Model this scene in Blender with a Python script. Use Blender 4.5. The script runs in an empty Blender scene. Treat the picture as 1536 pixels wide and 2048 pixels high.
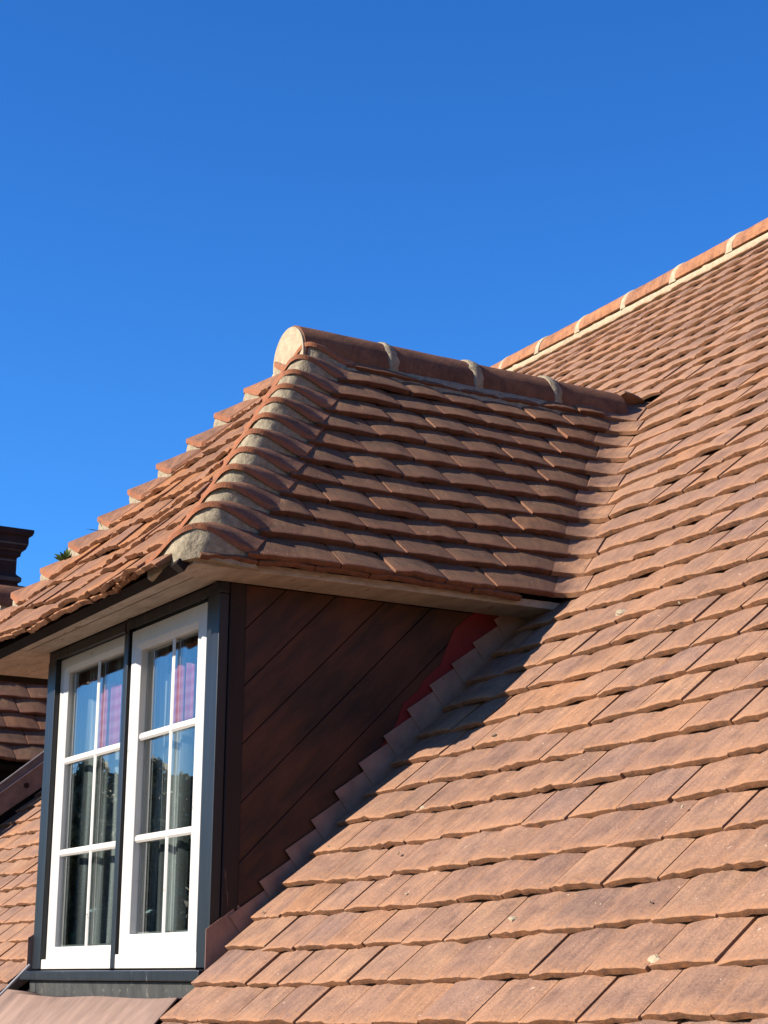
import bpy, bmesh, math, random
import numpy as np
from mathutils import Vector, Matrix
random.seed(7); rng = np.random.default_rng(7)
sc = bpy.context.scene; col = sc.collection
R = math.radians

# ------------------------------------------------------------------ camera, sky, sun, exposure
CAM = Vector((4.37483, -2.01463, -0.05465))
RT = Vector((0.50193, 0.86486, 0.00906)); 
yaw, pitch, roll = -1.0475334733, 0.2548848733, 0.0090565938
cy_, sy_, cp_, sp_, cr_, sr_ = math.cos(yaw), math.sin(yaw), math.cos(pitch), math.sin(pitch), math.cos(roll), math.sin(roll)
FW = Vector((sy_*cp_, cy_*cp_, sp_)); rt0 = Vector((cy_, -sy_, 0)); up0 = rt0.cross(FW)
RT = cr_*rt0 + sr_*up0; UP = -sr_*rt0 + cr_*up0
cam = bpy.data.cameras.new('camera'); camo = bpy.data.objects.new('camera', cam); col.objects.link(camo)
m3 = Matrix((RT, UP, -FW)).transposed()
camo.matrix_world = Matrix.Translation(CAM) @ m3.to_4x4()
cam.sensor_fit = 'VERTICAL'; cam.sensor_height = 24.0; cam.lens = 3626.55/2048*24.0
cam.clip_start = 0.05; cam.clip_end = 3000
sc.camera = camo
sc.render.resolution_x = 768; sc.render.resolution_y = 1024
sc.view_settings.view_transform = 'Standard'; sc.view_settings.look = 'None'; sc.view_settings.gamma = 1
sc.view_settings.exposure = 1.2

SUN_DIR = Vector((0.238, 0.860, -0.476)).normalized()      # the way the light travels
sun_el = math.asin(-SUN_DIR.z); sun_az = math.atan2(-SUN_DIR.x, -SUN_DIR.y)
w = bpy.data.worlds.new('World'); sc.world = w; w.use_nodes = True
nt = w.node_tree; nt.nodes.clear()
wo = nt.nodes.new('ShaderNodeOutputWorld'); bg = nt.nodes.new('ShaderNodeBackground')
sky = nt.nodes.new('ShaderNodeTexSky'); sky.sky_type = 'NISHITA'; sky.sun_disc = False
sky.sun_elevation = sun_el; sky.sun_rotation = sun_az
sky.altitude = 600; sky.air_density = 1.0; sky.dust_density = 0.0; sky.ozone_density = 6.0
hs = nt.nodes.new('ShaderNodeMix'); hs.data_type = 'RGBA'; hs.blend_type = 'MULTIPLY'; hs.inputs[0].default_value = 1.0; 
tcw = nt.nodes.new('ShaderNodeTexCoord'); sxw = nt.nodes.new('ShaderNodeSeparateXYZ'); rw_ = nt.nodes.new('ShaderNodeValToRGB')   # deep blue above, paler towards the horizon
nt.links.new(tcw.outputs['Generated'], sxw.inputs[0]); nt.links.new(sxw.outputs[2], rw_.inputs[0]); nt.links.new(rw_.outputs[0], hs.inputs[7])
e_ = rw_.color_ramp.elements; e_[0].position = .02; e_[0].color = (1.15, 1.20, 1.10, 1); e_[1].position = .50; e_[1].color = (.42, 1.17, 1.90, 1); e4 = e_.new(.22); e4.color = (.57, 1.34, 2.0, 1)
e3 = e_.new(.13); e3.color = (.86, 1.27, 1.60, 1)
nt.links.new(sky.outputs[0], hs.inputs[6]); nt.links.new(hs.outputs[2], bg.inputs[0]); nt.links.new(bg.outputs[0], wo.inputs[0])
bg.inputs[1].default_value = 0.05
sl = bpy.data.lights.new('sun', 'SUN'); sl.energy = 5.0; sl.angle = R(0.5); sl.color = (1.0, 0.90, 0.79)
so = bpy.data.objects.new('sun', sl); col.objects.link(so); so.location = (-8, -30, 20)
so.rotation_euler = SUN_DIR.to_track_quat('-Z', 'Y').to_euler()

# ------------------------------------------------------------------ helpers
def tag(o, label=None, cat=None, group=None, kind=None):
    if label: o['label'] = label
    if cat: o['category'] = cat
    if group: o['group'] = group
    if kind: o['kind'] = kind
    return o
def empty(name, loc):
    o = bpy.data.objects.new(name, None); col.objects.link(o); o.location = loc; o.empty_display_size = .2; return o
def link(name, me, mat, parent=None):
    o = bpy.data.objects.new(name, me); col.objects.link(o)
    if mat: me.materials.append(mat)
    if parent:
        o.parent = parent
        if parent.type == 'EMPTY': o.location = -Vector(parent.location)
    return o
def smooth(me, ang=40):
    me.polygons.foreach_set('use_smooth', [True]*len(me.polygons))
    try: me.set_sharp_from_angle(angle=R(ang))
    except Exception: pass
def fix_normals(me):
    bm = bmesh.new(); bm.from_mesh(me); bmesh.ops.recalc_face_normals(bm, faces=bm.faces); bm.to_mesh(me); bm.free()
class MB:
    def __init__(s): s.v = []; s.f = []
    def add(s, vs, fs):
        b = len(s.v); s.v += [tuple(v) for v in vs]; s.f += [tuple(i+b for i in f) for f in fs]
    def box(s, x0, x1, y0, y1, z0, z1):
        s.add([(x, y, z) for x in (x0, x1) for y in (y0, y1) for z in (z0, z1)],
              [(0,1,3,2),(4,6,7,5),(0,4,5,1),(2,3,7,6),(0,2,6,4),(1,5,7,3)])
    def prism(s, poly, off):
        n = len(poly); off = Vector(off)
        s.add([Vector(p) for p in poly]+[Vector(p)+off for p in poly],
              [tuple(range(n)), tuple(range(2*n-1, n-1, -1))]+[(i, i+n, (i+1)%n+n, (i+1)%n) for i in range(n)])
    def grid(s, pts, thick=None):
        """pts: list of rows of Vectors; closed shell if thick (a vector or per-point function)"""
        nr, nc = len(pts), len(pts[0]); vs = [p for r in pts for p in r]
        fs = [(i*nc+j, i*nc+j+1, (i+1)*nc+j+1, (i+1)*nc+j) for i in range(nr-1) for j in range(nc-1)]
        if thick is not None:
            b = nr*nc; vs = vs+[Vector(p)+Vector(thick(i//nc, i%nc) if callable(thick) else thick) for i, p in enumerate(vs)]
            fs += [(b+i*nc+j, b+(i+1)*nc+j, b+(i+1)*nc+j+1, b+i*nc+j+1) for i in range(nr-1) for j in range(nc-1)]
            ring = [j for j in range(nc)]+[i*nc+nc-1 for i in range(1, nr)]+[(nr-1)*nc+j for j in range(nc-2, -1, -1)]+[i*nc for i in range(nr-2, 0, -1)]
            fs += [(ring[k], b+ring[k], b+ring[(k+1)%len(ring)], ring[(k+1)%len(ring)]) for k in range(len(ring))]
        s.add(vs, fs)
    def build(s, name, mat, parent=None, bevel=0, sm=0):
        me = bpy.data.meshes.new(name); me.from_pydata(s.v, [], s.f); me.update(); fix_normals(me)
        if sm: smooth(me, sm)
        o = link(name, me, mat, parent)
        if bevel:
            bv = o.modifiers.new('bevel', 'BEVEL'); bv.width = bevel; bv.segments = 2; bv.limit_method = 'ANGLE'
        return o

# ------------------------------------------------------------------ materials
def newmat(name):
    m = bpy.data.materials.new(name); m.use_nodes = True; t = m.node_tree; t.nodes.clear()
    out = t.nodes.new('ShaderNodeOutputMaterial'); p = t.nodes.new('ShaderNodeBsdfPrincipled'); t.links.new(p.outputs[0], out.inputs[0])
    return m, t, p
def N(t, kind, **kw):
    n = t.nodes.new(kind)
    for k, v in kw.items():
        if k in n.inputs: n.inputs[k].default_value = v
        else: setattr(n, k, v)
    return n
def ramp(t, src, stops):
    r = t.nodes.new('ShaderNodeValToRGB'); e = r.color_ramp.elements
    while len(e) < len(stops): e.new(.5)
    for el, (pos, c) in zip(e, stops):
        el.position = pos; el.color = (c[0], c[1], c[2], 1) if isinstance(c, tuple) else (c, c, c, 1)
    t.links.new(src, r.inputs[0]); return r.outputs[0]
def mix(t, fac, a, b, mode='MIX'):
    m = t.nodes.new('ShaderNodeMix'); m.data_type = 'RGBA'; m.blend_type = mode
    for i_, v in ((0, fac), (6, a), (7, b)):
        s_ = m.inputs[i_]
        if isinstance(v, (int, float)): s_.default_value = v if i_ == 0 else (v, v, v, 1)
        elif isinstance(v, tuple): s_.default_value = (*v, 1)
        else: t.links.new(v, s_)
    return m.outputs[2]
def bump(t, p, h, strength, dist, prev=None):
    b = t.nodes.new('ShaderNodeBump'); b.inputs['Strength'].default_value = strength; b.inputs['Distance'].default_value = dist
    t.links.new(h, b.inputs['Height'])
    if prev: t.links.new(prev, b.inputs['Normal'])
    t.links.new(b.outputs[0], p.inputs['Normal']); return b.outputs[0]
def noise(t, vec, scale, detail=4, rough=.55):
    n = N(t, 'ShaderNodeTexNoise'); n.inputs['Scale'].default_value = scale; n.inputs['Detail'].default_value = detail; n.inputs['Roughness'].default_value = rough
    t.links.new(vec, n.inputs['Vector']); return n.outputs[0]

def tile_material(name, stops, edgecol, patch=.45, speck=.5, k_=.86):
    k_ *= .82
    stops = [(p_, tuple(v*k_ for v in c)) for p_, c in stops]; edgecol = tuple(v*k_ for v in edgecol)
    m, t, p = newmat(name)
    uv = N(t, 'ShaderNodeUVMap'); rn = N(t, 'ShaderNodeAttribute', attribute_name='rnd'); ed = N(t, 'ShaderNodeAttribute', attribute_name='edge')
    base = ramp(t, rn.outputs['Fac'], stops)
    big = noise(t, uv.outputs[0], 16, 7, .68)
    dark = mix(t, 1.0, base, ramp(t, big, [(.30, (.62, .60, .62)), (.46, (.94, .92, .90)), (.60, (1.12, 1.08, 1.0)), (.74, (1.28, 1.24, 1.08))]), 'MULTIPLY')
    tco = N(t, 'ShaderNodeTexCoord'); film = noise(t, tco.outputs['Object'], 4.2, 6, .62)       # broad weathering over many tiles
    dark = mix(t, 1., dark, ramp(t, film, [(.32, (.70, .71, .75)), (.48, (.97, .97, .98)), (.66, (1.18, 1.15, 1.08))]), 'MULTIPLY')
    mp = N(t, 'ShaderNodeMapping'); mp.inputs['Scale'].default_value = (60, 7, 1); t.links.new(uv.outputs[0], mp.inputs[0])
    st = noise(t, mp.outputs[0], 1, 4, .6)
    c2 = mix(t, 1.0, dark, ramp(t, st, [(.3, (.74, .74, .77)), (.52, (1., 1., 1.)), (.72, (1.20, 1.16, 1.08))]), 'MULTIPLY')
    # weathered grey-brown film in the middle of the exposed face, orange clay showing near the worn edges
    fine = noise(t, uv.outputs[0], 190, 5, .7)
    c3 = mix(t, 1.0, c2, ramp(t, fine, [(.34, (.66, .64, .63)), (.5, (.98, .98, .98)), (.66, (1.22, 1.20, 1.16))]), 'MULTIPLY')
    vo = N(t, 'ShaderNodeTexNoise'); vo.inputs['Scale'].default_value = 75; vo.inputs['Detail'].default_value = 2; t.links.new(uv.outputs[0], vo.inputs[0])
    spots = ramp(t, vo.outputs[0], [(.715, 0.), (.74, 1.)])
    sp = N(t, 'ShaderNodeMath', operation='MULTIPLY'); t.links.new(spots, sp.inputs[0]); sp.inputs[1].default_value = speck
    c4 = mix(t, sp.outputs[0], c3, (.62, .50, .38))
    so_ = noise(t, uv.outputs[0], 33, 6, .75); c4 = mix(t, ramp(t, so_, [(.60, 0.), (.72, .55)]), c4, (.075, .062, .050))
    en = noise(t, uv.outputs[0], 70, 4, .6)
    ef = N(t, 'ShaderNodeMath', operation='MULTIPLY'); t.links.new(ed.outputs['Fac'], ef.inputs[0]); t.links.new(ramp(t, en, [(.35, .15), (.62, 1.)]), ef.inputs[1])
    c5 = mix(t, ef.outputs[0], c4, edgecol)
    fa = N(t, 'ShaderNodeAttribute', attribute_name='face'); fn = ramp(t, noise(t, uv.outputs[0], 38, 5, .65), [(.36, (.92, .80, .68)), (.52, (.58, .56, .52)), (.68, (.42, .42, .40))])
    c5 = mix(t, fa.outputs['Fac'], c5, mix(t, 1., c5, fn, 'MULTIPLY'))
    t.links.new(c5, p.inputs['Base Color']); p.inputs['Roughness'].default_value = .9; p.inputs['Specular IOR Level'].default_value = .2
    n1 = bump(t, p, fine, 1.0, .0030); n2 = bump(t, p, st, .35, .002, n1); bump(t, p, big, .5, .004, n2)
    return m
T_MAIN = tile_material('clay_tile_warm', [(0, (.255, .155, .114)), (.25, (.312, .186, .126)), (.5, (.282, .170, .122)), (.68, (.328, .198, .130)), (.82, (.256, .162, .126)), (.95, (.315, .182, .118)), (1, (.340, .184, .106))], (.43, .215, .105), k_=.90)
T_DORM = tile_material('clay_tile_brown', [(0, (.160, .094, .058)), (.4, (.205, .120, .070)), (.7, (.172, .108, .068)), (1, (.235, .124, .065))], (.24, .095, .052), k_=.95)
T_FRONT = tile_material('clay_tile_mixed', [(0, (.23, .125, .080)), (.3, (.34, .175, .095)), (.6, (.26, .145, .098)), (1, (.41, .185, .075))], (.38, .170, .075))
T_BONNET = tile_material('clay_bonnet', [(0, (.29, .145, .085)), (.5, (.33, .165, .095)), (1, (.26, .14, .09))], (.37, .130, .055), speck=.2)
T_VALLEY = tile_material('clay_valley', [(0, (.31, .178, .118)), (.5, (.345, .200, .125)), (1, (.30, .175, .12))], (.36, .18, .09))
T_RIDGE = tile_material('clay_ridge_orange', [(0, (.40, .190, .095)), (.5, (.45, .205, .10)), (1, (.36, .18, .10))], (.44, .22, .12), speck=.3, k_=.8)
T_RIDGED = tile_material('clay_ridge_brown', [(0, (.22, .110, .064)), (.5, (.24, .118, .070)), (1, (.20, .105, .065))], (.22, .090, .050), speck=.15)

def simple(name, c, rough=.6, nscale=30, var=.25, bstr=.3, bdist=.002, spec=.4, stretch=None, rot=None, dirt=None, dirtpos=.62, metallic=0):
    c = tuple(v*.66 for v in c); dirt = tuple(v*.66 for v in dirt) if dirt else None
    m, t, p = newmat(name)
    tc = N(t, 'ShaderNodeTexCoord'); src = tc.outputs['Object']
    if rot:
        m0 = N(t, 'ShaderNodeMapping'); m0.inputs['Rotation'].default_value = rot; t.links.new(src, m0.inputs[0]); src = m0.outputs[0]
    if stretch:
        mp = N(t, 'ShaderNodeMapping'); mp.inputs['Scale'].default_value = stretch; t.links.new(src, mp.inputs[0]); src = mp.outputs[0]
    n = noise(t, src, nscale, 6, .62)
    c_ = mix(t, 1., c, ramp(t, n, [(.3, 1-var), (.7, 1+var*.6)]), 'MULTIPLY')
    if dirt:
        n2 = noise(t, src, nscale*2.3, 5, .7); c_ = mix(t, ramp(t, n2, [(dirtpos, 0.), (dirtpos+.05, 1.)]), c_, dirt)
    t.links.new(c_, p.inputs['Base Color']); p.inputs['Roughness'].default_value = rough; p.inputs['Specular IOR Level'].default_value = spec; p.inputs['Metallic'].default_value = metallic
    bump(t, p, n, bstr, bdist)
    return m
M_MORTAR = simple('lime_mortar', (.50, .41, .27), .95, 38, .22, .8, .006, .1, dirt=(.34, .28, .19), dirtpos=.62)
M_MORTARD = simple('bedding_mortar', (.40, .335, .225), .95, 60, .34, .8, .007, .1, dirt=(.24, .20, .14), dirtpos=.66)
M_WHITE = simple('white_window_paint', (.66, .64, .58), .38, 14, .06, .05, .001, .5, dirt=(.30, .26, .19), dirtpos=.655)
M_PUTTY = simple('flaking_white_paint', (.64, .62, .56), .7, 24, .12, .5, .003, .3, dirt=(.04, .04, .04), dirtpos=.63)
M_BLACK = simple('black_gloss_paint', (.010, .012, .014), .38, 22, .5, .6, .004, .42, stretch=(1, 1, .12), dirt=(.20, .21, .20), dirtpos=.675)
M_BLACKW = simple('weathered_black_paint', (.055, .056, .048), .6, 26, .5, .6, .003, .4, stretch=(1, 1, .5), dirt=(.20, .18, .14), dirtpos=.60)
M_TIMBER = simple('cream_soffit_board', (.50, .42, .33), .75, 9, .30, .5, .004, .25, stretch=(.8, 2.5, 8), dirt=(.20, .12, .07), dirtpos=.62)
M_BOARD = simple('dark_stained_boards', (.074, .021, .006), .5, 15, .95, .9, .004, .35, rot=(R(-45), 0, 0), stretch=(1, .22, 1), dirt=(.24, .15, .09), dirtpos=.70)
M_POSTW = simple('dark_oak_post', (.030, .013, .008), .6, 14, .55, .6, .003, .3, stretch=(1, 1, .12), dirt=(.16, .09, .05), dirtpos=.62)
M_RED = simple('red_membrane', (.24, .008, .006), .5, 12, .25, .3, .003, .4)
M_SOAKER = simple('pink_grey_soaker', (.46, .25, .165), .6, 14, .30, .4, .003, .35, dirt=(.16, .10, .08), dirtpos=.66)
M_LEAD = simple('dull_lead', (.36, .35, .36), .45, 16, .3, .3, .002, .5)
M_APRON = simple('terracotta_apron', (.31, .20, .145), .75, 11, .4, .7, .005, .3, stretch=(1.5, .5, .5), dirt=(.36, .25, .19), dirtpos=.66)
M_DARK = simple('dark_underlay', (.03, .022, .018), .9, 8, .2, .1, .001, .1)
M_BRICK = None

# ------------------------------------------------------------------ the main slope as a surface
A = 0.79484061; ca, sa = math.cos(A), math.sin(A)
G = 0.118052; Y0, Z0 = -0.137798, -0.152781
q1, q2, q3, q4, q5, q6, q7, q8 = -0.0149657, 0.0177916, -0.0035117, -0.0000314, 0.0105369, -0.0020501, 0.0168092, -0.0122092
def sstep(x, a, b):
    t = np.clip((x-a)/(b-a), 0, 1); return t*t*(3-2*t)
def roofP(X, s, n=0.):
    """old sagging slope: X along the courses, s metres up the slope, n metres off it"""
    X = np.asarray(X, float); s = np.asarray(s, float); k = s/G
    wl = np.where(X < 0, sstep(k, 8, 22), 1.0); Xc = np.clip(X, -4.6, 2.6)
    ds = wl*(q1*Xc+q2*Xc*Xc)+q3*k*Xc/40+q4*k*k/400
    dn = wl*(q5*Xc+q6*Xc*Xc)+q7*Xc*k/40+q8*k*k/400
    S = s+ds; Nn = n+dn
    return np.stack([X+0*S, Y0+S*ca-Nn*sa, Z0+S*sa+Nn*ca], -1)
def rp(X, k, n=0.): return Vector(roofP(X, k*G, n).tolist())

# tile field builder -------------------------------------------------
T_ = 0.0155
def tile_field(name, P, specs, mat, parent, gauge=G, tilt=None, nu=8, seed=1, camber=.0050, thick=T_, rough=1.0):
    r = np.random.default_rng(seed); tilt = thick/gauge if tilt is None else tilt
    n = len(specs); S = np.array(specs, float)         # u0,u1,s0,L,skL,skR,noff
    u0, u1, s0, L, kL, kR, no = S.T
    rows = [0, .003, .012, .05, .5, 1.0]; nr = len(rows); nc = nu+1
    tt = np.linspace(-1, 1, nc)
    s0 = s0+r.normal(0, .0026*rough, n); no = no+np.abs(r.normal(0, .0011*rough, n)); cam_ = camber*(1+r.normal(0, .38, n)).clip(.15, 2.2)
    tw = r.normal(0, .0016*rough, n); rot = r.normal(0, .010*rough, n); gap = .0012+np.abs(r.normal(0, .0009, n)); th = thick*(1+r.normal(0, .05, n))
    V = np.zeros((n, 2, nr, nc, 3)); 
    edgew = r.normal(0, .0013*rough, (n, nc)); edgez = r.normal(0, .0006*rough, (n, nc))
    chip = (r.random((n, nc)) < .05)*r.random((n, nc))*.005*rough
    corner = (np.abs(tt)**8)
    UV = np.zeros((n, 2, nr, nc, 2)); off = r.random((n, 2))*200
    ED = np.zeros((n, 2, nr, nc))
    for i, rr in enumerate(rows):
        sl = rr if rr < .04 and i < 3 else (L*.16 if i == 3 else rr*L)
        s = s0+sl
        ul = u0+gap+kL*(s-s0); ur = u1-gap+kR*(s-s0)
        mid = (ul+ur)/2; half = (ur-ul)/2
        U = mid[:, None]+half[:, None]*tt[None]+0*edgew
        ss = s[:, None]+rot[:, None]*tt[None]*.08+(edgew+chip if i < 2 else 0)+ (.0025*corner[None] if i < 2 else 0)
        ntop = no[:, None]+th[:, None]+cam_[:, None]*(1-tt[None]**2)-tilt*np.asarray(sl).reshape(-1, 1)+tw[:, None]*tt[None]-.0012*corner[None]
        ntop = ntop+edgez*(1 if i < 3 else .3)
        if i == 0: ntop = ntop-.0016+edgez*.6
        nb = ntop-th[:, None]+(.0012 if i == 0 else 0)
        V[:, 0, i] = P(U, ss, ntop); V[:, 1, i] = P(U, ss+(.0012 if i == 0 else 0), nb)
        UV[:, :, i, :, 0] = (U-mid[:, None])[:, None]+off[:, :1, None]; UV[:, :, i, :, 1] = (np.asarray(sl)+0*s)[:, None, None]+off[:, 1:, None]
        ED[:, 0, i] = [1, .8, .55, .12, 0, 0][i]+.35*corner[None]*(i < 5); ED[:, 1, i] = 1
    UV[:, 1, 0, :, 1] -= .014
    per = 2*nr*nc; q = []
    idx = lambda a, i, j: a*nr*nc+i*nc+j
    for i in range(nr-1):
        for j in range(nc-1):
            q.append((idx(0, i, j), idx(0, i, j+1), idx(0, i+1, j+1), idx(0, i+1, j)))
            if i in (0, 3, 4) or True: q.append((idx(1, i, j), idx(1, i+1, j), idx(1, i+1, j+1), idx(1, i, j+1)))
    for j in range(nc-1): q.append((idx(1, 0, j), idx(1, 0, j+1), idx(0, 0, j+1), idx(0, 0, j)))
    for i in range(nr-1):
        q.append((idx(1, i, 0), idx(0, i, 0), idx(0, i+1, 0), idx(1, i+1, 0)))
        q.append((idx(0, i, nc-1), idx(1, i, nc-1), idx(1, i+1, nc-1), idx(0, i+1, nc-1)))
    q = np.array(q); F = (q[None]+(np.arange(n)*per)[:, None, None]).reshape(-1, 4)
    me = bpy.data.meshes.new(name); nv = n*per; nf = len(F)
    me.vertices.add(nv); me.vertices.foreach_set('co', V.reshape(-1).astype(np.float32))
    me.loops.add(nf*4); me.loops.foreach_set('vertex_index', F.reshape(-1).astype(np.int32))
    me.polygons.add(nf); me.polygons.foreach_set('loop_start', (np.arange(nf)*4).astype(np.int32))
    try: me.polygons.foreach_set('loop_total', np.full(nf, 4, np.int32))
    except Exception: pass
    me.update(calc_edges=True)
    a = me.attributes.new('rnd', 'FLOAT', 'POINT'); rv = r.random(n); a.data.foreach_set('value', np.repeat(rv, per).astype(np.float32))
    a = me.attributes.new('edge', 'FLOAT', 'POINT'); a.data.foreach_set('value', ED.reshape(-1).clip(0, 1).astype(np.float32))
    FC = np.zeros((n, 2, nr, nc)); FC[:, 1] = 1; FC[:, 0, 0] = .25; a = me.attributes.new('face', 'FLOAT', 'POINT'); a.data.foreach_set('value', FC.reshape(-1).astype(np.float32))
    uv = me.uv_layers.new(name='UVMap'); uv.data.foreach_set('uv', UV.reshape(-1, 2)[F.reshape(-1)].reshape(-1).astype(np.float32))
    me.validate(); smooth(me, 38)
    return link(name, me, mat, parent)

def strip_attrs(me, rnd, uvscale=1.0, edge_fn=None):
    """rnd / edge / UV for hand-made clay pieces"""
    nv = len(me.vertices); co = np.zeros(nv*3, np.float32); me.vertices.foreach_get('co', co); co = co.reshape(-1, 3)
    a = me.attributes.new('rnd', 'FLOAT', 'POINT'); a.data.foreach_set('value', np.full(nv, rnd, np.float32))
    a = me.attributes.new('edge', 'FLOAT', 'POINT')
    if edge_fn is not None: a.data.foreach_set('value', np.asarray(edge_fn, np.float32))
    uv = me.uv_layers.new(name='UVMap'); li = np.zeros(len(me.loops), np.int32); me.loops.foreach_get('vertex_index', li)
    o = random.random()*50
    U = np.stack([co[:, 0]+.6*co[:, 1]+o, co[:, 2]+.5*co[:, 1]+o*2], -1)
    uv.data.foreach_set('uv', U[li].reshape(-1).astype(np.float32))

# ------------------------------------------------------------------ the house
house = empty('tiled_house', (0, 0, Z0-5))
tag(house, 'old house with brown clay tiled roof and a hipped dormer with black framed windows', 'house')
W_ = .167
XVc = lambda k: .19-G*ca*(k-14)          # dormer eave / valley corner in X at course k (right side)
XVl = lambda k: -1.91+G*ca*(k-14)        # the same on the far side
YM = lambda k: Y0+k*G*ca
ZM = lambda k: Z0+k*G*sa
KR = 40.3; K_END = 40
LV = .078
LVa = lambda k: .070+(.020 if k % 2 else -.010)          # leg on the dormer slope
LVb = lambda k: .074+(-.014 if k % 2 else .020)         # leg on the main slope
specs = []
def joints(k, a, b, first_min=.10):
    off = (.027+.0026*k if k % 2 else .108+.0026*k)
    n0 = math.floor((a-off)/W_)-1; xs = [off+i*W_ for i in range(n0, n0+int((b-a)/W_)+5)]
    xs = [x for x in xs if a+first_min < x < b-.05]
    return [a]+xs+[b]
def add_row(P_specs, k, a, b, skL=0, skR=0, s=None, L=.265, noff=0, jn=None):
    j = jn if jn is not None else joints(k, a, b)
    for i in range(len(j)-1):
        P_specs.append((j[i], j[i+1], k*G if s is None else s, L, skL if i == 0 else 0, skR if i == len(j)-2 else 0, noff))
XR = 4.6
for k in range(-9, K_END+1):
    L = min(.265, (KR+.9-k)*G)
    if k < 14: a = .03; sk = 0
    elif k <= 25: a = XVc(k)+LVb(k)-.004; sk = -ca
    else: a = -6.2; sk = 0
    if k == 26: add_row(specs, k, -6.2, -1.02, L=L); a = -.72
    add_row(specs, k, a, XR, skL=sk, L=L)
    if 14 <= k <= 25: add_row(specs, k, -6.2, XVl(k)-LVb(k), skR=ca, L=L)
# far side of the dormer: closer courses
for j in range(-9, 16):
    kk = 1+(j-1)*.81
    if kk > 13.4: break
    add_row(specs, j, -3.66, -1.375, s=kk*G)
    add_row(specs, j, -6.2, -5.75, s=kk*G)
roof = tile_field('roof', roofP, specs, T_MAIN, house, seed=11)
tag(roof, 'weathered orange brown plain tiles of the big main roof slope')

# deck, back slope and walls
mb = MB()
def deckrow(x0, x1, k0, k1, n=-.05, nx=14, nk=12):
    mb.grid([[rp(x0+(x1-x0)*i/nx, k0+(k1-k0)*j/nk, n) for i in range(nx+1)] for j in range(nk+1)], thick=Vector((0, sa, -ca))*.03)
deckrow(-6.2, 4.6, -9, 40.9)
mb.build('roof_deck', M_DARK, house)
top_y, top_z = 3.30, 3.26
eav = rp(0, -9, 0)
mb = MB(); mb.prism([(-6.2, 3.42, 3.18), (-6.2, 7.4, -1.05), (-6.2, 7.4, -1.12), (-6.2, 3.38, 3.10)], (10.8, 0, 0))
bk = mb.build('back_roof', T_MAIN, house); strip_attrs(bk.data, .3)
M_WALL = simple('red_brick_wall', (.30, .13, .085), .9, 18, .3, .5, .004, .2)
mb = MB(); mb.prism([(-6.1, eav.y+.25, eav.z-5.0), (-6.1, eav.y+.25, eav.z-.02), (-6.1, 3.3, 3.02), (-6.1, 7.1, -.95), (-6.1, 7.1, eav.z-5.0)], (10.6, 0, 0))
mb.build('wall', M_WALL, house)

# ------------------------------------------------------------------ main ridge
def half_round(name, p0, p1, side, r, thick, mat, parent, rnd, a0=-100, a1=100, seg=22):
    """half-round clay tile from p0 to p1, side = horizontal unit vector across"""
    p0, p1 = Vector(p0), Vector(p1); ax = (p1-p0); up = Vector((0, 0, 1)); side = Vector(side)
    mb = MB(); rows = []; ln = 7
    for i in range(ln):
        f = i/(ln-1); c = p0+ax*f; rr = r+random.uniform(-.0008, .0008)
        rows.append([c+side*(math.sin(R(a0+(a1-a0)*j/seg))*rr)+up*(math.cos(R(a0+(a1-a0)*j/seg))*rr) for j in range(seg+1)])
    def th(i, j): 
        a = R(a0+(a1-a0)*j/seg); return -(side*math.sin(a)+up*math.cos(a))*thick
    mb.grid(rows, thick=th)
    me = bpy.data.meshes.new(name); me.from_pydata(mb.v, [], mb.f); me.update(); fix_normals(me)
    nvv = len(me.vertices); nc = seg+1
    e = [1. if ((i % (nvv//2))//nc in (0, ln-1)) else 0. for i in range(nvv)]
    strip_attrs(me, rnd, edge_fn=e); smooth(me, 40)
    return link(name, me, mat, parent)
def lumpy(name, rows, thick, mat, parent, amp=.004, label=None):
    mb = MB(); rr = [[Vector(p)+Vector((random.gauss(0, amp), random.gauss(0, amp), random.gauss(0, amp))) for p in row] for row in rows]
    mb.grid(rr, thick=thick); o = mb.build(name, mat, parent, sm=70)
    return o
wr = .45897; xr0 = -3.93497
rj = [xr0+i*wr for i in range(-5, 19)]
AXO = Vector((0, .088, .012)); RR = .118
base = lambda X: rp(X, 40.45, .012)
rtiles = []
for i in range(len(rj)-1):
    a, b = base(rj[i]+.016), base(rj[i+1]-.016)
    jz = Vector((0, random.uniform(-.004, .004), random.uniform(-.003, .003)))
    rtiles.append(half_round('ridge_tile', a+AXO+jz, b+AXO+jz, (0, 1, 0), RR, .016, T_RIDGE, roof, random.random(), -86, 92))
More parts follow.
